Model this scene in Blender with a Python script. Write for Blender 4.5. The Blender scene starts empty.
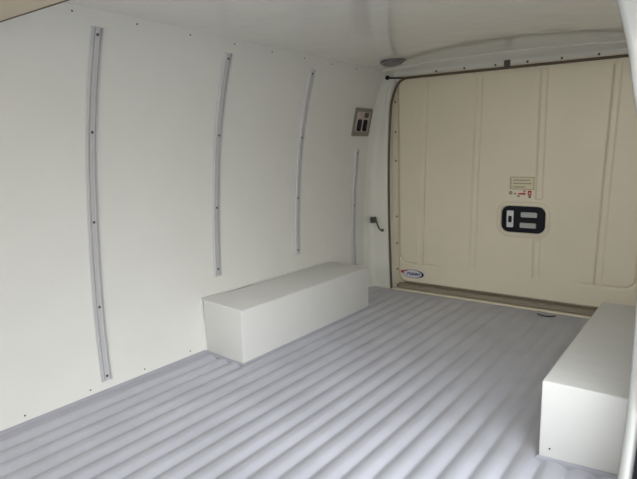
import bpy, bmesh, math, random
from mathutils import Matrix, Vector
import numpy as np

random.seed(4)
S = bpy.context.scene
COL = S.collection

# ------------------------------------------------------------------ camera
cd = bpy.data.cameras.new('camera')
cam = bpy.data.objects.new('camera', cd); COL.objects.link(cam)
cd.sensor_width = 36.0; cd.lens = 547.25 * 36 / 637; cd.clip_start = 0.02; cd.clip_end = 400
R = Vector((0.80895734, 0.58762956, -0.01671891)); U = Vector((-0.08068349, 0.1391535, 0.98697846)); F = Vector((-0.58230422, 0.79707453, -0.15998125))
m = Matrix.Identity(4)
for i in range(3):
    m[i][0] = R[i]; m[i][1] = U[i]; m[i][2] = -F[i]
m[0][3], m[1][3], m[2][3] = 1.63735791, -2.82101787, 0.80668146
cam.matrix_world = m
S.camera = cam

# ------------------------------------------------------------------ daylight
SIDE, AHEAD, LOBE = 0.60, 8.0, 1.45
w = bpy.data.worlds.new('overcast_sky'); S.world = w; w.use_nodes = True
nt = w.node_tree; bg = nt.nodes['Background']
tc = nt.nodes.new('ShaderNodeTexCoord'); sx = nt.nodes.new('ShaderNodeSeparateXYZ'); cr = nt.nodes.new('ShaderNodeValToRGB')
nt.links.new(tc.outputs['Generated'], sx.inputs[0]); nt.links.new(sx.outputs['Z'], cr.inputs[0]); nt.links.new(cr.outputs[0], bg.inputs['Color'])
cr.color_ramp.elements[0].position = 0.02; cr.color_ramp.elements[0].color = (0.42, 0.41, 0.385, 1)
cr.color_ramp.elements[1].position = 0.45; cr.color_ramp.elements[1].color = (0.88, 0.91, 0.95, 1)
bg.inputs['Strength'].default_value = 1.0
# narrow bright patch added low in the sky ahead to light the tailgate
az = nt.nodes.new('ShaderNodeMapRange'); az.inputs['From Min'].default_value = 0.945; az.inputs['From Max'].default_value = 0.99
dt = nt.nodes.new('ShaderNodeVectorMath'); dt.operation = 'DOT_PRODUCT'; dt.inputs[1].default_value = (-0.16, -0.98, 0.12); nt.links.new(tc.outputs['Generated'], dt.inputs[0])
az.inputs['To Min'].default_value = SIDE; az.inputs['To Max'].default_value = AHEAD
az2 = nt.nodes.new('ShaderNodeMapRange'); az2.inputs['From Min'].default_value = 0.55; az2.inputs['From Max'].default_value = 1.0  # second added sky patch, aimed through the side door at the left wall
az2.inputs['To Min'].default_value = 0.0; az2.inputs['To Max'].default_value = LOBE
dt2 = nt.nodes.new('ShaderNodeVectorMath'); dt2.operation = 'DOT_PRODUCT'; dt2.inputs[1].default_value = (0.76, -0.54, 0.36); nt.links.new(tc.outputs['Generated'], dt2.inputs[0])
nt.links.new(dt2.outputs['Value'], az2.inputs['Value']); ad = nt.nodes.new('ShaderNodeMath'); ad.operation = 'ADD'
nt.links.new(az.outputs[0], ad.inputs[0]); nt.links.new(az2.outputs[0], ad.inputs[1])
mu = nt.nodes.new('ShaderNodeVectorMath'); mu.operation = 'SCALE'
nt.links.new(dt.outputs['Value'], az.inputs['Value']); nt.links.new(cr.outputs[0], mu.inputs[0]); nt.links.new(ad.outputs[0], mu.inputs['Scale']); nt.links.new(mu.outputs[0], bg.inputs['Color'])

def portal(name, loc, rot, sx_, sy_):                      # guides the sky's own light through an opening, gives none itself
    l = bpy.data.lights.new(name, 'AREA'); l.shape = 'RECTANGLE'; l.size = sx_; l.size_y = sy_; l.cycles.is_portal = True
    o = bpy.data.objects.new(name, l); COL.objects.link(o); o.location = loc; o.rotation_euler = rot
portal('side_door_daylight', (1.66, -2.5, 0.55), (0, math.radians(90), 0), 1.3, 1.9)

portal('cab_daylight', (0.78, -3.62, 0.65), (math.radians(90), 0, 0), 1.6, 1.3)
S.view_settings.view_transform = 'Standard'; S.view_settings.look = 'None'
S.view_settings.gamma = 1.0; S.view_settings.use_curve_mapping = False
S.view_settings.exposure = 1.75

# ------------------------------------------------------------------ materials
def mat(name, col, rough=0.5, spec=0.5, metal=0.0, bump=0.0, bscale=20.0, mottle=0.0, mscale=6.0, col2=None, detail=3.0, coat=0.0, bstretch=None):
    m = bpy.data.materials.new(name); m.use_nodes = True
    t = m.node_tree; b = t.nodes['Principled BSDF']
    b.inputs['Base Color'].default_value = (*col, 1); b.inputs['Roughness'].default_value = rough
    b.inputs['Specular IOR Level'].default_value = spec; b.inputs['Metallic'].default_value = metal
    b.inputs['Coat Weight'].default_value = coat; b.inputs['Coat Roughness'].default_value = 0.05
    tc = t.nodes.new('ShaderNodeTexCoord')
    if mottle > 0:
        n = t.nodes.new('ShaderNodeTexNoise'); n.inputs['Scale'].default_value = mscale; n.inputs['Detail'].default_value = 4
        r = t.nodes.new('ShaderNodeValToRGB'); c2 = col2 or tuple(c * (1 - mottle) for c in col)
        r.color_ramp.elements[0].position = .35; r.color_ramp.elements[0].color = (*c2, 1)
        r.color_ramp.elements[1].position = .65; r.color_ramp.elements[1].color = (*col, 1)
        t.links.new(tc.outputs['Object'], n.inputs['Vector']); t.links.new(n.outputs['Fac'], r.inputs[0]); t.links.new(r.outputs[0], b.inputs['Base Color'])
    if bump > 0:
        n = t.nodes.new('ShaderNodeTexNoise'); n.inputs['Scale'].default_value = bscale; n.inputs['Detail'].default_value = detail
        bp = t.nodes.new('ShaderNodeBump'); bp.inputs['Strength'].default_value = 1.0; bp.inputs['Distance'].default_value = bump
        mp = t.nodes.new('ShaderNodeMapping')
        if bstretch: mp.inputs['Scale'].default_value = bstretch
        t.links.new(tc.outputs['Object'], mp.inputs[0]); t.links.new(mp.outputs[0], n.inputs['Vector'])
        t.links.new(n.outputs['Fac'], bp.inputs['Height']); t.links.new(bp.outputs[0], b.inputs['Normal'])
    return m

M = dict(
    wall=mat('off_white_wall_panel', (0.82, 0.815, 0.765), .42, .35, bump=.004, bscale=5, mottle=.02),
    ceil=mat('glossy_white_ceiling_panel', (0.82, 0.81, 0.74), .03, .8, bump=.002, bscale=9, detail=2, mottle=.02),
    pillar=mat('cream_body_paint', (0.81, 0.80, 0.72), .35, .4),
    gate=mat('beige_body_paint', (0.80, 0.725, 0.56), .38, .4, bump=.002, bscale=4, mottle=.03),
    beige=mat('beige_headliner', (0.66, 0.58, 0.44), .7, .3),
    box=mat('cream_box_paint', (0.78, 0.78, 0.75), .42, .4, bump=.004, bscale=9, mottle=.015),
    floor=mat('grey_ribbed_floor', (0.56, 0.565, 0.62), .36, .5, bump=.0006, bscale=120, mottle=.10, mscale=5),
    edge=mat('grey_floor_coating', (0.42, 0.42, 0.47), .5, .4),
    alu=mat('anodised_aluminium', (0.67, 0.67, 0.68), .32, .5, metal=.32),
    screw=mat('dark_screw', (0.10, 0.095, 0.085), .4, .5, metal=.4),
    black=mat('black_plastic', (0.006, 0.006, 0.012), .5, .2),
    seal=mat('brown_rubber_seal', (0.12, 0.095, 0.065), .55, .4),
    seal_shade=mat('taupe_seal_and_shade', (0.30, 0.255, 0.19), .6, .3),  # seal tone with the recess shade painted in
    blackseal=mat('black_rubber_seal', (0.012, 0.012, 0.018), .6, .3),
    white=mat('white_plastic', (0.75, 0.75, 0.75), .35, .5),
    lever=mat('pale_grey_plastic', (0.42, 0.45, 0.42), .4, .5),
    dome=mat('smoky_grey_plastic', (0.19, 0.175, 0.185), .3, .5),
    frame=mat('taupe_plastic', (0.27, 0.25, 0.20), .5, .4),
    pink=mat('pinkish_white_plate', (0.55, 0.47, 0.45), .4, .5),
    paper=mat('cream_label', (0.72, 0.65, 0.45), .5, .3),
    red=mat('red_print', (0.42, 0.03, 0.04), .5, .3),
    ink=mat('dark_olive_print', (0.14, 0.11, 0.05), .5, .3),
    sticker=mat('white_sticker', (0.68, 0.68, 0.72), .35, .4),
    navy=mat('navy_print', (0.02, 0.025, 0.11), .4, .4),
    hook=mat('dark_cast_metal', (0.10, 0.095, 0.08), .4, .5, metal=.5),
    body=mat('white_body_paint', (0.44, 0.445, 0.425), .3, .5),
    ground=mat('pale_concrete', (0.42, 0.415, 0.40), .9, .2, mottle=.2),
)

# ------------------------------------------------------------------ helpers
def props(o, label=None, cat=None, group=None, kind=None):
    if label: o['label'] = label
    if cat: o['category'] = cat
    if group: o['group'] = group
    if kind: o['kind'] = kind
    return o
def link(name, bm, material, parent=None, smooth=False, angle=35):
    me = bpy.data.meshes.new(name)
    bmesh.ops.recalc_face_normals(bm, faces=bm.faces)
    bm.to_mesh(me); bm.free()
    if smooth:
        for p in me.polygons: p.use_smooth = True
        try: me.set_sharp_from_angle(angle=math.radians(angle))
        except Exception: pass
    me.materials.append(material)
    o = bpy.data.objects.new(name, me); COL.objects.link(o)
    if parent: o.parent = parent
    return o
def struct(name, bm, material, label, cat, **k):
    return props(link(name, bm, material, **k), label, cat, kind='structure')
def empty(name, loc, label, cat, group=None):
    o = bpy.data.objects.new(name, None); COL.objects.link(o); o.location = loc; o.empty_display_size = .05
    return props(o, label, cat, group)
def box(bm, a, b, bev=0, seg=2):
    r = bmesh.ops.create_cube(bm, size=1); vs = r['verts']
    bmesh.ops.scale(bm, vec=[b[i] - a[i] for i in range(3)], verts=vs)
    bmesh.ops.translate(bm, vec=[(a[i] + b[i]) / 2 for i in range(3)], verts=vs)
    if bev:
        es = list({e for v in vs for e in v.link_edges})
        bmesh.ops.bevel(bm, geom=es, offset=bev, segments=seg, profile=.5, affect='EDGES')
def loft(bm, sections, closed=True, caps=True):            # sections: lists of points, joined in order
    rows = [[bm.verts.new(p) for p in s] for s in sections]
    n = len(rows[0])
    for a, b in zip(rows, rows[1:]):
        for i in range(n if closed else n - 1):
            j = (i + 1) % n
            bm.faces.new((a[i], a[j], b[j], b[i]))
    if caps and closed:
        bm.faces.new(rows[0][::-1]); bm.faces.new(rows[-1])
def tube(bm, pts, r, n=10):
    pts = [Vector(p) for p in pts]; secs = []
    for i, p in enumerate(pts):
        t = (pts[min(i + 1, len(pts) - 1)] - pts[max(i - 1, 0)]).normalized()
        a = t.cross(Vector((0, 1, 0)));
        if a.length < .1: a = t.cross(Vector((1, 0, 0)))
        a.normalize(); b = t.cross(a)
        rr = r[i] if isinstance(r, (list, tuple)) else r
        secs.append([p + (a * math.cos(k * 2 * math.pi / n) + b * math.sin(k * 2 * math.pi / n)) * rr for k in range(n)])
    loft(bm, secs)
def disc(bm, c, axis, r, h, n=20, dome=.5):                # screw head or button, a low dome
    q = Vector(axis).normalized().to_track_quat('Z', 'Y').to_matrix()
    secs = []
    for rr, zz in ((r, -h * .4), (r, h * .3), (r * .8, h * .8), (r * .35, h)):
        secs.append([Vector(c) + q @ Vector((rr * math.cos(k * 2 * math.pi / n), rr * math.sin(k * 2 * math.pi / n), zz)) for k in range(n)])
    loft(bm, secs)
def screw(c, axis, parent, r=.0042, h=.003, name='screw'):
    bm = bmesh.new(); disc(bm, c, axis, r, h, 12)
    return link(name, bm, M['screw'], parent, smooth=True)
def smoothpts(pts, n=8):                                   # Catmull-Rom
    P = [Vector(p) for p in pts]; P = [P[0] * 2 - P[1]] + P + [P[-1] * 2 - P[-2]]; out = []
    for i in range(1, len(P) - 2):
        for k in range(n):
            t = k / n; a, b, c, d = P[i - 1:i + 3]
            out.append(.5 * ((2 * b) + (c - a) * t + (2 * a - 5 * b + 4 * c - d) * t * t + (3 * b - a - 3 * c + d) * t ** 3))
    out.append(P[-2]); return out
def rrect(cx, cy, hx, hy, r, n=7):
    out = []
    for (sx, sy, a0) in ((1, 1, 0), (-1, 1, 90), (-1, -1, 180), (1, -1, 270)):
        for k in range(n + 1):
            a = math.radians(a0 + 90 * k / n)
            out.append((cx + sx * (hx - r) + r * math.cos(a), cy + sy * (hy - r) + r * math.sin(a)))
    return out

W = 1.52
ZS = [-.05, 0, .08, .15, .3, .45, .59, .7, .8, .9, .97, 1.04, 1.11, 1.175, 1.232]
XS = [.006, -.002, -.010, -.015, -.020, -.017, -.010, -.001, .008, .026, .0395, .056, .0755, .095, .116]
def smooth_profile():
    z = np.linspace(ZS[0], ZS[-1], 60); x = np.interp(z, ZS, XS)
    for _ in range(6): x[1:-1] = (x[:-2] + 2 * x[1:-1] + x[2:]) / 4
    return z, x
PZ, PX = smooth_profile()
def wx(z): return float(np.interp(z, PZ, PX))
def zc(x): return 1.256 - .027 * ((x - .76) / .645) ** 2

# ------------------------------------------------------------------ shell
def side_wall(name, sign, y0, y1, label, zmax=1.3):
    bm = bmesh.new(); X = (lambda x: x) if sign > 0 else (lambda x: W - x)
    prof = [(X(x), z) for x, z in zip(PX, PZ) if z <= zmax] + [(X(wx(min(zmax, 1.232)) - .03), min(zmax, 1.232) + .0)] + [(X(x - .03), z) for x, z in list(zip(PX, PZ))[::-1] if z <= zmax]
    ys = np.linspace(y0, y1, max(2, int((y1 - y0) / .15)))
    loft(bm, [[(x, y, z) for x, z in prof] for y in ys])
    return struct(name, bm, M['wall'], label, 'wall', smooth=True)
wall_l = side_wall('wall_left', 1, -3.6, -.105, 'off-white panelled left wall of the cargo bay with slim rails')
wall_r = side_wall('wall_right', -1, -1.53, -.105, 'off-white right wall behind the side door pillar')
for i in range(8):                                          # screws along the upper and lower edge of the left panel
    z = 1.212; y = -.378 - .2175 * i
    screw((wx(z) + .0005, y, z), (1, 0, -.5), wall_l, r=.0028, h=.002)
for i in range(6):
    y = -1.45 - .2155 * i; screw((wx(.024) + .0005, y, .030), (1, 0, 0), wall_l, r=.0026, h=.002)

bm = bmesh.new()
xs = np.linspace(.085, W - .085, 50)
prof = [(x, zc(x)) for x in xs] + [(x, zc(x) + .02) for x in xs[::-1]]
ys = np.linspace(-2.60, -.12, 30)
loft(bm, [[(x, y, z) for x, z in prof] for y in ys])
struct('ceiling', bm, M['ceil'], 'glossy off-white ceiling panel of the cargo bay', 'ceiling', smooth=True, angle=30)

# roof sheet above, closes the gap behind the ceiling panel
bm = bmesh.new()
xs = np.linspace(.02, W - .02, 30)
loft(bm, [[(x, y, z) for x, z in [(x, zc(x) + .035) for x in xs] + [(x, zc(x) + .05) for x in xs[::-1]]] for y in (-3.6, .06)])
struct('roof', bm, M['body'], 'white roof sheet over the ceiling panel', 'roof', smooth=True, angle=30)

# ribbed floor: corrugated running the length of the bay
PITCH, X0 = .0655, .0098
def ribz(x):
    if x < .034 or x > W - .03: return 0.0
    u = ((x - X0) / PITCH) % 1.0
    g = math.exp(-((min(u, 1 - u)) / .06) ** 2)            # narrow groove
    return -.0080 * (.5 + .5 * math.cos(2 * math.pi * u)) ** 1.5 - .0026 * g
bm = bmesh.new()
xs = sorted(set([-.02, 0, .03, .034, .036] + [round(.036 + i * PITCH / 14, 5) for i in range(int((W - .07) / (PITCH / 14)))] + [W - .03, W, W + .06]))
prof = [(x, ribz(x)) for x in xs] + [(x, -.03) for x in xs[::-1]]
loft(bm, [[(x, y, z * (a if z > -.029 else 1)) for x, z in prof] for y, a in ((-3.6, 1), (-2.0, 1), (-1.0, 1), (-.20, 1), (-.16, .75), (-.12, .3), (-.08, 0), (-.03, 0))])
floor = struct('floor', bm, M['floor'], 'grey ribbed cargo floor with lengthwise rounded corrugations', 'floor', smooth=True, angle=40)

# grey turned-up floor edge along the left wall
bm = bmesh.new()
prof = [(-.012, .004), (-.012, .014), (.000, .012), (.008, .005), (.030, .003), (.038, -.002), (-.002, -.002)]
loft(bm, [[(x, y, z) for x, z in prof] for y in (-3.6, -1.372)])
struct('baseboard_left', bm, M['edge'], 'grey turned-up floor edge along the left wall in front of the box', 'baseboard', smooth=True)

# rear corner pillars (left and right of the tailgate)
def corner(name, sign, label):
    X = (lambda x: x) if sign > 0 else (lambda x: W - x)
    bm = bmesh.new(); secs = []
    for z in np.linspace(-.02, 1.262, 40):
        zz = min(z, 1.232); x0 = wx(zz); lean = .035 * z
        xs_ = .110 + .012 * max(0, 1 - z / .25) + .012 * abs((z - .69) / .5) ** 2 * (z > .69) + .004
        k = max(0, (z - 1.02) / .2)
        xe = xs_ + .05 * k * k
        a = [(x0 - .004, -.115), (x0 + .0005, -.106), (x0 + .010, -.066 - lean * .3), (x0 + .024, -.040 - lean * .5), (x0 + .034, -.036 - lean * .6),
             (xe - .012, -.044 - lean * .7), (xe - .002, -.040 - lean * .7), (xe + .004, -.022 - lean), (xe + .004, .03), (x0 - .03, .03), (x0 - .03, -.115)]
        secs.append([(X(x), y, z) for x, y in a])
    loft(bm, secs)
    return struct(name, bm, M['pillar'], label, 'pillar', smooth=True, angle=50)
corner('trim_1', 1, 'cream painted corner pillar left of the tailgate')
corner('trim_2', -1, 'cream painted corner pillar right of the tailgate')

# roof header above the tailgate
bm = bmesh.new(); secs = []
for x in np.linspace(.095, W - .095, 50):
    zt = zc(x); zb = zt - .019
    secs.append([(x, -.128, zt + .03), (x, -.124, zt - .001), (x, -.122, zt - .005), (x, -.115, zt - .0075), (x, -.088, zt - .010 - (zt - 1.226) * .5), (x, -.067, min(1.222, zt - .012)), (x, -.062, min(1.216, zt - .016)), (x, -.0625, 1.19), (x, -.058, 1.178), (x, .03, 1.178), (x, .03, zt + .03)])
loft(bm, secs)
header = struct('trim_3', bm, M['pillar'], 'cream roof header with a row of screws over the tailgate', 'header', smooth=True, angle=45)
for x in (.401, .553, .711, .863, 1.015, 1.168, 1.32): screw((x, -.063, 1.206), (0, -1, 0), header, r=.0055, h=.005)

# ------------------------------------------------------------------ tailgate
CXG, HALF = .788, .614                                       # raised inner skin runs x .155 - 1.395
hx, hz, hw, hh = .869, .453, .106, .066                     # latch recess
NX, NZ = 350, 306
gx = np.linspace(.115, 1.455, NX); gz = np.linspace(.004, 1.20, NZ)
X, Z = np.meshgrid(gx, gz)
def sst(a, b, v): t = np.clip((v - a) / (b - a), 0, 1); return t * t * (3 - 2 * t)
def sdr(X, Z, cx, cz, hx_, hz_, r):
    qx = np.abs(X - cx) - hx_ + r; qz = np.abs(Z - cz) - hz_ + r
    return np.minimum(np.maximum(qx, qz), 0) + np.hypot(np.maximum(qx, 0), np.maximum(qz, 0)) - r
Y = np.zeros_like(X)
d = sdr(X, Z, CXG, .648, HALF, .600, .05)                   # raised body; its lower edge at z .048
Y += -.040 * sst(.016, -.012, d) * sst(-.1, .3, .9 - 0 * Z)
Y += .014 * sst(.55, 1.15, Z) * sst(.016, -.012, d)
dl = sdr(X, Z, .780, .78, .598, .618, .055)                  # the scored outline of the inner panel
fade = np.maximum(sst(.46, .36, X), sst(1.08, 1.20, X)); fade = np.where(Z > .3, 1.0, fade)
fade = fade * np.where((Z > .85), sst(1.0, .8, Z), 1.0)
Y += .009 * np.exp(-(dl / .0045) ** 2) * fade
def bead(xc_t, xc_b, zb, zt, depth=.009, hwid=.0145, closed=True):
    global Y
    xc = xc_b + (xc_t - xc_b) * (Z - .16) / 1.02
    side = sst(hwid + .004, hwid - .003, np.abs(X - xc))
    ext = sst(zb - .002, zb + .006, Z) * sst(zt + .004, zt - .004, Z)
    Y += depth * side * ext
bead(.341, .311, .166, 1.172)
bead(.634, .612, .172, 1.172)
bead(.941, .940, .555, 1.172)
bead(.941, .937, .160, .352)
bead(1.248, 1.217, .160, 1.160)
dh = sdr(X, Z, hx, hz, hw, hh, .038)                        # pressed rim around the latch recess
Y += -.007 * sst(.026, .012, dh) * sst(-.004, .004, dh) + .014 * sst(.002, -.004, dh)
Y += -.04 * Z                                               # the gate leans into the bay
Y += .010
verts = [(float(X[j, i]), float(Y[j, i]), float(Z[j, i])) for j in range(NZ) for i in range(NX)]
n0 = len(verts)
faces = [(j * NX + i, j * NX + i + 1, (j + 1) * NX + i + 1, (j + 1) * NX + i) for j in range(NZ - 1) for i in range(NX - 1)]
# give the gate its thickness: outer sheet and rim
ring = [i for i in range(NX)] + [j * NX + NX - 1 for j in range(1, NZ)] + [(NZ - 1) * NX + i for i in range(NX - 2, -1, -1)] + [j * NX for j in range(NZ - 2, 0, -1)]
back = []
for r_ in ring:
    v = verts[r_]; back.append(len(verts)); verts.append((v[0], .055, v[2]))
for k in range(len(ring)):
    q = (k + 1) % len(ring); faces.append((ring[k], back[k], back[q], ring[q]))
faces.append(tuple(back[::-1]))
me = bpy.data.meshes.new('door_1'); me.from_pydata(verts, [], faces); me.materials.append(M['gate'])
for p in me.polygons: p.use_smooth = True
me.polygons[len(faces) - 1].use_smooth = False
me.set_sharp_from_angle(angle=math.radians(60))
gate = bpy.data.objects.new('door_1', me); COL.objects.link(gate)
props(gate, 'beige tailgate inner panel with vertical pressed grooves at the far end', 'tailgate', kind='structure')
def gy(x, z):                                               # surface of the gate at x, z
    return float(Y[int(round(np.interp(z, gz, range(NZ)))), int(round(np.interp(x, gx, range(NX))))])
for z in (1.067, .904, .743, .424, .266, .112):
    for x in (.146, 1.426): screw((x, gy(x, z) - .0005, z), (0, -1, 0), gate, r=.0052, h=.004)

# latch: black tray, white catch, two pale lever plates
def plate(bm, pts, y0, y1, inset=.0):                       # outline in x,z extruded from y0 (back) to y1 (front)
    c = Vector((sum(p[0] for p in pts) / len(pts), sum(p[1] for p in pts) / len(pts)))
    secs = [[(x, y0, z) for x, z in pts], [(x, y1 + .001, z) for x, z in pts], [(c.x + (x - c.x) * (1 - inset), y1, c.y + (z - c.y) * (1 - inset)) for x, z in pts]]
    loft(bm, secs)
yb = gy(hx, hz)                                             # bottom of the recess
bm = bmesh.new()
out, inn = rrect(hx, hz, hw - .001, hh - .001, .036), rrect(hx, hz, hw - .010, hh - .010, .028)
loft(bm, [[(x, yb + .004, z) for x, z in out], [(x, yb - .012, z) for x, z in out], [(x, yb - .0125, z) for x, z in inn], [(x, yb - .003, z) for x, z in inn]])
tray = link('latch_tray', bm, M['black'], gate, smooth=True)
bm = bmesh.new(); plate(bm, rrect(.8045, .4525, .0165, .042, .004, 3), yb - .003, yb - .012, .06)
ctch = link('catch', bm, M['white'], tray, smooth=True)
ctch['label'] = 'white upright catch'
bm = bmesh.new(); plate(bm, rrect(.8055, .452, .0085, .016, .003, 3), yb - .013, yb - .016, .1)
link('catch_button', bm, M['black'], tray, smooth=True)
for z in (.4765, .4235):
    bm = bmesh.new(); plate(bm, rrect(.8955 - (z < .45) * .003, z, .039, .0125, .005, 3), yb - .002, yb - .012, .06)
    link('lever', bm, M['lever'], tray, smooth=True)

# warning label above the latch: frame, three lines of small print, a row of red and dark signs
def ys(x, z, up=.0008): return gy(x, z) - up
sy = ys(.86, .62, .0012)
def lab_y(z): return -.04 * (z - .62) + sy
def flat(bm, pts, lift=0.0, th=.0006):
    secs = [[(x, lab_y(z) - lift + th, z) for x, z in pts], [(x, lab_y(z) - lift, z) for x, z in pts]]
    loft(bm, secs)
def rect(x0, z0, x1, z1): return [(x0, z0), (x1, z0), (x1, z1), (x0, z1)]
bm = bmesh.new(); flat(bm, rect(.802, .603, .917, .6635), 0, .0012)
lab = link('warning_label', bm, M['paper'], gate)
lab['label'] = 'cream warning label with three lines of small print'
bm = bmesh.new()
for a in ((.802, .6615, .917, .6635), (.802, .603, .917, .605), (.802, .605, .804, .6615), (.915, .605, .917, .6615)): flat(bm, rect(*a), .0004)
for zz, ln in ((.648, .076), (.632, .088), (.615, .052)):   # numerals and words too small to read
    flat(bm, rect(.8065, zz - .003, .809, zz + .004), .0004)
    x = .818
    while x < .818 + ln:
        wd = random.uniform(.003, .0055); h = random.uniform(.0028, .0045)
        flat(bm, rect(x, zz - .0035, x + .0012, zz + h), .0004); flat(bm, rect(x, zz - .001, x + wd, zz + .0006), .0004)
        flat(bm, rect(x + wd - .001, zz - .0035, x + wd, zz + h * .8), .0004)
        x += wd + .002
link('small_print', bm, M['ink'], lab)
def ringpts(bm, cx, cz, r1, r2, n=18):
    for k in range(n):
        a, b = 2 * math.pi * k / n, 2 * math.pi * (k + 1) / n
        flat(bm, [(cx + r1 * math.cos(a), cz + r1 * math.sin(a)), (cx + r2 * math.cos(a), cz + r2 * math.sin(a)), (cx + r2 * math.cos(b), cz + r2 * math.sin(b)), (cx + r1 * math.cos(b), cz + r1 * math.sin(b))], .0004)
bm = bmesh.new(); ringpts(bm, .806, .584, .005, .0085)
flat(bm, rect(.8045, .578, .8075, .590), .0004); flat(bm, rect(.822, .577, .832, .583), .0004); flat(bm, rect(.838, .566, .850, .572), .0004)
flat(bm, rect(.892, .562, .904, .572), .0004)
link('dark_signs', bm, M['ink'], lab)
bm = bmesh.new(); flat(bm, [(.842, .577), (.878, .577), (.880, .583), (.868, .586), (.842, .583)], .0004)
ringpts(bm, .872, .594, .003, .006); flat(bm, rect(.888, .574, .906, .580), .0006); flat(bm, rect(.888, .588, .906, .597), .0004)
flat(bm, rect(.888, .580, .893, .588), .0004); flat(bm, rect(.901, .580, .906, .588), .0004)
link('red_signs', bm, M['red'], lab)

# oval dealer sticker at the lower left of the gate
ly = ys(.25, .108, .0012)
lcx, lcz, la, lb = .266, .103, .069, .025
def oval(a, b, n=40, cx=lcx, cz=lcz): return [(cx + a * math.cos(2 * math.pi * k / n), cz + b * math.sin(2 * math.pi * k / n)) for k in range(n)]
def flatl(bm, pts, lift, th=.0006):
    loft(bm, [[(x, ly - .04 * (z - .108) - lift + th, z) for x, z in pts], [(x, ly - .04 * (z - .108) - lift, z) for x, z in pts]])
bm = bmesh.new(); flatl(bm, oval(la, lb), 0, .0014)
st = link('oval_sticker', bm, M['sticker'], gate); st['label'] = 'white oval sticker with navy rim and lettering and a red swoosh'
bm = bmesh.new(); n = 48
for k in range(n):
    a, b = 2 * math.pi * k / n, 2 * math.pi * (k + 1) / n
    def pt(t, f):
        wdt = (.0035 + .010 * max(0, math.cos(t)) ** 2) * f
        return (lcx + (la - wdt) * math.cos(t), lcz + (lb - wdt * .55) * math.sin(t))
    if 2.5 < a < 3.75: continue
    flatl(bm, [pt(a, 0), pt(b, 0), pt(b, 1), pt(a, 1)], .0005)
link('navy_rim', bm, M['navy'], st)
def text_mesh(name, txt, size, x, z, y, material, parent, shear=.25):
    cu = bpy.data.curves.new(name, 'FONT'); cu.body = txt; cu.size = size; cu.extrude = .0004; cu.shear = shear; cu.offset = size * .02
    t = bpy.data.objects.new(name, cu); COL.objects.link(t)
    dg = bpy.context.evaluated_depsgraph_get(); me = bpy.data.meshes.new_from_object(t.evaluated_get(dg))
    bpy.data.objects.remove(t); me.transform(Matrix.Translation((x, y, z)) @ Matrix.Rotation(math.radians(90), 4, 'X') @ Matrix.Scale(1.15, 4, (1, 0, 0)))
    me.materials.clear(); me.materials.append(material)
    o = bpy.data.objects.new(name, me); COL.objects.link(o); o.parent = parent; return o
text_mesh('navy_lettering', 'rusen', .031, .229, .0955, ly - .0012, M['navy'], st)
bm = bmesh.new()
arc = [(lcx - la - .012, .1115), (lcx - la + .006, .1185), (lcx - la + .026, .1225), (lcx - la + .042, .1175), (lcx - la + .030, .1165), (lcx - la + .014, .1125), (lcx - la + .010, .106), (lcx - la + .014, .094), (lcx - la + .004, .101), (lcx - la - .002, .1065)]
flatl(bm, arc, .0012)
link('red_swoosh', bm, M['red'], st)

# sill under the gate
bm = bmesh.new(); prof = [(-.050, -.01), (-.050, .003), (-.046, .007), (-.018, .009), (-.012, .004), (.05, .003), (.05, -.02)]
loft(bm, [[(x, y, z) for y, z in prof] for x in (.075, W - .075)])
struct('trim_4', bm, M['gate'], 'thin beige sill between the ribbed floor and the tailgate', 'sill', smooth=True)

# rubber seal around the gate opening
t = empty('door_seal', (.0825, -.045, .0), 'brown rubber seal running round the tailgate opening with a clip on top', 'seal')
def rel(o, root):
    o.parent = root; o.matrix_parent_inverse = Matrix.Translation(-root.location); return o
lft = [(.136, -.046, .004), (.134, -.046, .03), (.130, -.046, .10), (.124, -.048, .27), (.121, -.053, .45), (.119, -.056, .69), (.126, -.062, .87), (.138, -.068, 1.03), (.152, -.071, 1.09), (.170, -.073, 1.135), (.192, -.073, 1.168), (.222, -.073, 1.184)]
pts = smoothpts(lft, 6)
top = [Vector((x, -.073, 1.186)) for x in np.linspace(.24, W - .24, 24)]
rgt = [Vector((W - p.x, p.y, p.z)) for p in pts[::-1]]
bm = bmesh.new(); tube(bm, pts + top + rgt, .0064, 10); rel(link('rubber_strip', bm, M['seal'], None, smooth=True), t)
bm = bmesh.new(); prof = [(-.030, .009), (-.034, .013), (-.034, .030), (-.028, .036), (-.006, .038), (-.006, .009)]  # bottom strip: seal plus the shade of the recess, painted as one taupe tone
loft(bm, [[(x, -.006 + (y + .006) * k, .012 + (z - .012) * k) for y, z in prof] for x, k in ((.150, .15), (.158, .55), (.172, .85), (.20, 1), (W - .155, 1))]); rel(link('bottom_seal_shade', bm, M['seal_shade'], None, smooth=True), t)
bm = bmesh.new(); tube(bm, [(.125, -.083, 1.194), (.16, -.079, 1.191), (.20, -.074, 1.189), (.24, -.072, 1.187)], [.0050, .0046, .004, .003], 10)
disc(bm, (.126, -.088, 1.195), (0, -1, 0), .012, .008, 16); rel(link('end_cap', bm, M['blackseal'], None, smooth=True), t)
bm = bmesh.new(); box(bm, (.755, -.083, 1.182), (.783, -.062, 1.192), .002); box(bm, (.755, -.073, 1.190), (.783, -.063, 1.222), .0015)
rel(link('clip', bm, M['hook'], None), t)

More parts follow.
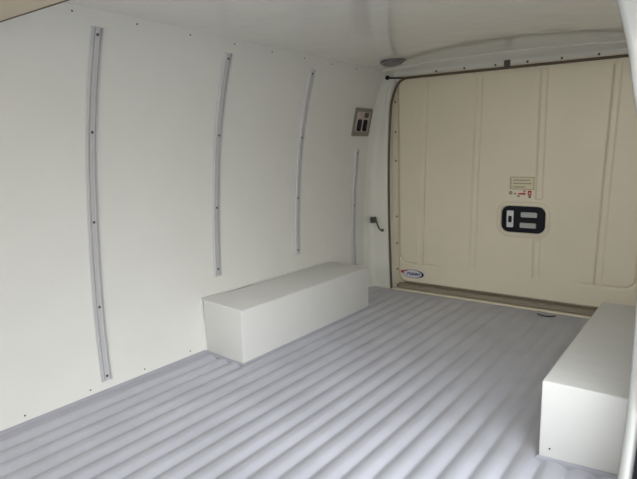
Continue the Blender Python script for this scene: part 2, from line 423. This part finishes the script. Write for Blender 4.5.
# small cast hook on the left corner pillar
def hook():
    t = empty('wall_hook', (.035, -.075, .385), 'small dark curved metal hook on the cream corner pillar left of the tailgate', 'hook')
    bm = bmesh.new(); box(bm, (.012, -.084, .386), (.036, -.046, .420), .004); rel(link('base_plate', bm, M['hook'], None), t)
    bm = bmesh.new(); pts = smoothpts([(.030, -.080, .408), (.058, -.094, .402), (.071, -.098, .382), (.079, -.094, .360), (.089, -.088, .350), (.094, -.085, .349)], 5)
    tube(bm, pts, .0048, 10); rel(link('arm', bm, M['hook'], None, smooth=True), t)
    bm = bmesh.new(); bmesh.ops.create_uvsphere(bm, u_segments=14, v_segments=10, radius=.009, matrix=Matrix.Translation((.095, -.085, .349)))
    rel(link('tip', bm, M['hook'], None, smooth=True), t)
hook()

# ------------------------------------------------------------------ side door opening at the right
def jamb():
    path = smoothpts([(-1.72, -.03), (-1.665, .04), (-1.607, .12), (-1.545, .20), (-1.517, .28), (-1.508, .415), (-1.515, .60), (-1.545, .80), (-1.570, .90), (-1.545, .98), (-1.556, 1.05), (-1.60, 1.13), (-1.68, 1.185), (-1.80, 1.205), (-2.2, 1.212), (-3.6, 1.212)], 5)
    path = [(p[0], p[1]) for p in path]
    bm = bmesh.new(); bs = bmesh.new(); A = []; B = []
    for i, (y, z) in enumerate(path):
        a = path[max(i - 1, 0)]; b = path[min(i + 1, len(path) - 1)]
        ty, tz = b[0] - a[0], b[1] - a[1]; L = math.hypot(ty, tz); ny, nz = tz / L, -ty / L     # away from the opening
        if ny < 0 and z < 1.1: ny, nz = -ny, -nz
        x = W - max(0, wx(min(z, 1.232)))
        wd = .020 + .040 * min(1, max(0, (z - .45) / .45))
        P = lambda dx, o: (x + dx, y + ny * o, z + nz * o)
        A.append([P(-.004, .05), P(-.004, .006), P(.000, .0), P(.010, -.002), P(wd, .003), P(wd + .004, .010), P(wd + .03, .03), P(wd + .03, .06)])
        c = P(wd + .017, .002); r = .014
        B.append([(c[0] + r * math.cos(k * math.pi / 5), c[1] + ny * r * math.sin(k * math.pi / 5), c[2] + nz * r * math.sin(k * math.pi / 5)) for k in range(10)])
    loft(bm, A); loft(bs, B)
    j = struct('trim_5', bm, M['body'], 'white painted rear jamb of the side door opening at the right', 'jamb', smooth=True, angle=50)
    link('rubber_seal', bs, M['blackseal'], j, smooth=True)
jamb()
# outer body panel behind the jamb
bm = bmesh.new()
prof = [(W + .075 - x * 1.0, z) for x, z in zip(PX, PZ)] + [(W + .10 - x * 1.0, z) for x, z in list(zip(PX, PZ))[::-1]]
loft(bm, [[(x, y, z) for x, z in prof] for y in (-1.46, .05)])
struct('trim_6', bm, M['body'], 'white outer body side behind the side door opening', 'body panel', smooth=True)

# beige headliner edge hanging at the front of the ceiling
bm = bmesh.new(); prof = [(-2.150, 1.127), (-2.142, 1.133), (-2.140, 1.145), (-2.125, 1.262), (-3.55, 1.262), (-3.55, 1.127)]
loft(bm, [[(x, y, z) for y, z in prof] for x in (.088, W - .12)])
hl = struct('trim_7', bm, M['beige'], 'beige headliner over the front of the bay at the upper left', 'headliner')
bm = bmesh.new(); tube(bm, [(.090, -2.147, 1.1265), (W - .13, -2.147, 1.1265)], .0016, 8)
link('edge_piping', bm, M['seal'], hl, smooth=True)

# front end: unseen light block added to keep sky light off the low surfaces
bm = bmesh.new(); box(bm, (-.02, -3.40, -.03), (W + .02, -3.36, .80), .004)
struct('front_light_block', bm, M['beige'], 'added low beige panel, out of view, blocking light at the front end of the bay', 'wall')
# unseen body side ahead of the door opening, added to dim the jamb
bm = bmesh.new(); prof = [(W + .075 - x, z) for x, z in zip(PX, PZ)] + [(W - x, z) for x, z in list(zip(PX, PZ))[::-1]]
loft(bm, [[(x, y, z) for x, z in prof] for y in (-3.6, -3.02)])
struct('trim_8', bm, M['body'], 'white body pillar ahead of the side door opening, added out of view to block light', 'pillar', smooth=True)

# ground outside
bm = bmesh.new(); box(bm, (-15, -20, -.72), (18, 12, -.62))
struct('ground', bm, M['ground'], 'pale concrete ground outside the van', 'ground')

# ------------------------------------------------------------------ wheel arch boxes
def wheel_box(sign, y0, y1, wi, sk, label):
    X = (lambda x: x) if sign > 0 else (lambda x: W - x)
    t = empty('wheel_arch_box', (X(.1), (y0 + y1) / 2, 0), label, 'storage box', 'cream boxes over the wheel arches')
    def bx(bm, a, b, bev=0): box(bm, (min(X(a[0]), X(b[0])), a[1], a[2]), (max(X(a[0]), X(b[0])), b[1], b[2]), bev, 3)
    bm = bmesh.new()                                        # inner near corner stands a little forward, the top tips to the inside
    lo = [(-.010, y0 + .005), (wi, y0 - sk), (wi, y1), (-.010, y1)]; hi = [.222, .213, .211, .219] if sign > 0 else [.206, .213, .211, .208]
    vs = [bm.verts.new((X(x), y, -.002)) for x, y in lo] + [bm.verts.new((X(x), y, h)) for (x, y), h in zip(lo, hi)]
    for f in ((0, 1, 2, 3), (4, 5, 6, 7), (0, 1, 5, 4), (1, 2, 6, 5), (2, 3, 7, 6), (3, 0, 4, 7)): bm.faces.new([vs[i] for i in f])
    bmesh.ops.recalc_face_normals(bm, faces=bm.faces)
    bmesh.ops.bevel(bm, geom=bm.edges[:], offset=.005, segments=3, profile=.5, affect='EDGES')
    rel(link('box_cover', bm, M['box'], None, smooth=True, angle=40), t)
    bm = bmesh.new(); tube(bm, [(X(wx(z) + .0005), y, z) for y, z in ((y0 + .004, .012), (y0 + .004, .10), (y0 + .004, hi[0]), (y0 + .3, hi[0]), (y1 - .3, (hi[0] + hi[3]) / 2), (y1, hi[3]))], .0055, 8)
    rel(link('caulk_bead', bm, M['box'], None, smooth=True), t)
    bm = bmesh.new(); prof = [(-.002, -.014), (.007, -.014), (.006, .001), (.0015, .005), (-.002, .006)]
    path = [((.004, y0), (0, -1)), ((wi, y0 - sk), (1, -1)), ((wi, y1), (1, 1)), ((.004, y1), (0, 1))]
    loft(bm, [[(X(px + d * n[0]), py + d * n[1], z) for d, z in prof] for (px, py), n in path])
    rel(link('base_skirting', bm, M['edge'], None), t)
    return t
wheel_box(1, -1.372, -.445, .218, .008, 'long cream box along the left wall under two slim rails')
rb = wheel_box(-1, -1.396, -.515, .209, .012, 'cream box at the lower right beside the side door jamb')
screw((1.338, -1.4062, .030), (0, -1, 0), None, r=.0025, h=.002)
for o in list(COL.objects):
    if o.name.startswith('screw') and o.parent is None: rel(o, rb)

# ------------------------------------------------------------------ slim rails on the left wall
def rail(y, z0, z1, screws, label):
    t = empty('wall_rail', (wx(z0), y, z0), label, 'wall rail', 'slim grey rails screwed to the left wall')
    hw_ = .0215
    sec = [(-hw_, -.002), (-hw_, .0015), (-hw_ + .0025, .002), (-hw_ + .003, .009), (-hw_ + .0045, .0105), (-hw_ + .0080, .0105), (-hw_ + .0088, .009), (-hw_ + .0092, -.0005),
           (-.0075, -.0005), (-.0065, .006), (-.0055, .0065), (.0055, .0065), (.0065, .006), (.0075, -.0005),
           (hw_ - .0092, -.0005), (hw_ - .0088, .009), (hw_ - .0080, .0105), (hw_ - .0045, .0105), (hw_ - .003, .009), (hw_ - .0025, .002), (hw_, .0015), (hw_, -.002)]
    bm = bmesh.new(); secs = []
    for z in np.linspace(z0, z1, 60):
        dz = .01; s = (wx(z + dz) - wx(z - dz)) / (2 * dz); L = math.hypot(1, s)
        nx_, nz_ = 1 / L, -s / L
        secs.append([(wx(z) + nx_ * h, y + v, z + nz_ * h) for v, h in sec])
    loft(bm, secs)
    rel(link('channel', bm, M['alu'], None, smooth=True, angle=25), t)
    for z in screws:
        s = (wx(z + .01) - wx(z - .01)) / .02
        o = screw((wx(z) + .007, y, z), (1, 0, -s), None, r=.0045, h=.003); rel(o, t)
rail(-1.818, .042, 1.183, (1.161, .876, .588, .300, .059), 'widest looking slim grey wall rail, nearest the viewer, reaching almost to the floor')
rail(-1.272, .300, 1.178, (1.157, .873, .585, .329), 'slim wall rail ending above the near end of the left box')
rail(-.737, .305, 1.176, (1.155, .870, .582, .325), 'slim curved wall rail above the middle of the left box')
rail(-.222, .150, .812, (.79, .50), 'short slim wall rail below the switch panel, nearest the tailgate')

# ------------------------------------------------------------------ switch panel on the left wall
def switch_panel():
    t = empty('switch_panel', (wx(.957), -.229, .957), 'taupe framed panel with two black rocker switches high on the left wall', 'switch panel')
    z0, z1, y0, y1 = .884, 1.030, -.298, -.134
    s = (wx(z1) - wx(z0)) / (z1 - z0); L = math.hypot(1, s)
    def P(v, u, h):                                         # v along y, u up the wall, h out of it
        zz = u; return (wx(z0) + s * (zz - z0) + h / L, v, zz - h * s / L)
    def pl(name, pts, h0, h1, material, inset=0.0, par=None):
        c = (sum(p[0] for p in pts) / len(pts), sum(p[1] for p in pts) / len(pts))
        bm = bmesh.new()
        loft(bm, [[P(a, b, h0) for a, b in pts], [P(a, b, h1 - .001) for a, b in pts], [P(c[0] + (a - c[0]) * (1 - inset), c[1] + (b - c[1]) * (1 - inset), h1) for a, b in pts]])
        return rel(link(name, bm, material, None, smooth=True), par or t)
    bm = bmesh.new()
    o_, i_ = rrect((y0 + y1) / 2, (z0 + z1) / 2, (y1 - y0) / 2, (z1 - z0) / 2, .006, 3), rrect((y0 + y1) / 2, (z0 + z1) / 2 + .001, (y1 - y0) / 2 - .010, (z1 - z0) / 2 - .019, .004, 3)
    loft(bm, [[P(a, b, -.002) for a, b in o_], [P(a, b, .009) for a, b in o_], [P(a, b, .010) for a, b in i_], [P(a, b, .004) for a, b in i_], [P(a, b, -.002) for a, b in i_]])
    rel(link('panel_frame', bm, M['frame'], None), t)
    pl('face_plate', rrect(-.216, .958, .073, .055, .004, 3), -.001, .0045, M['pink'])
    for v in (-.246, -.188): pl('rocker_switch', rrect(v, .941, .017, .031, .012, 5), .004, .012, M['black'], .2)
    pl('socket', rrect(-.184, .995, .020, .0135, .005, 4), .004, .008, M['seal'], .15)
    pl('push_button', rrect(-.250, .995, .015, .012, .011, 6), .004, .010, M['pink'], .2)
switch_panel()

# ------------------------------------------------------------------ round ceiling lamp
lx, ly_ = .285, -.318
t = empty('ceiling_lamp', (lx, ly_, zc(lx)), 'round smoky grey lamp on the ceiling near the tailgate corner', 'ceiling lamp')
def lathe(bm, prof, n=36):
    sl = .11 * (.76 - lx) / .645 ** 2
    loft(bm, [[(lx + r * math.cos(2 * math.pi * k / n), ly_ + r * math.sin(2 * math.pi * k / n), zc(lx) + sl * r * math.cos(2 * math.pi * k / n) + z) for k in range(n)] for r, z in prof])
bm = bmesh.new(); lathe(bm, [(.064, .001), (.064, -.007), (.061, -.010), (.053, -.010)]); rel(link('base_ring', bm, M['dome'], None, smooth=True), t)
bm = bmesh.new(); lathe(bm, [(.055, -.008), (.053, -.014), (.045, -.020), (.024, -.023), (.006, -.024)]); rel(link('lens', bm, M['dome'], None, smooth=True), t)

# ------------------------------------------------------------------ black wire end lying by the sill
bm = bmesh.new(); pts = smoothpts([(.975, -.110, .003), (.990, -.124, .003), (1.015, -.130, .003), (1.040, -.120, .003), (1.056, -.100, .003)], 6)
tube(bm, pts, [.0028] * len(pts), 8)
props(link('wire', bm, M['blackseal'], None, smooth=True), 'short black curved wire lying on the floor by the tailgate sill', 'wire')
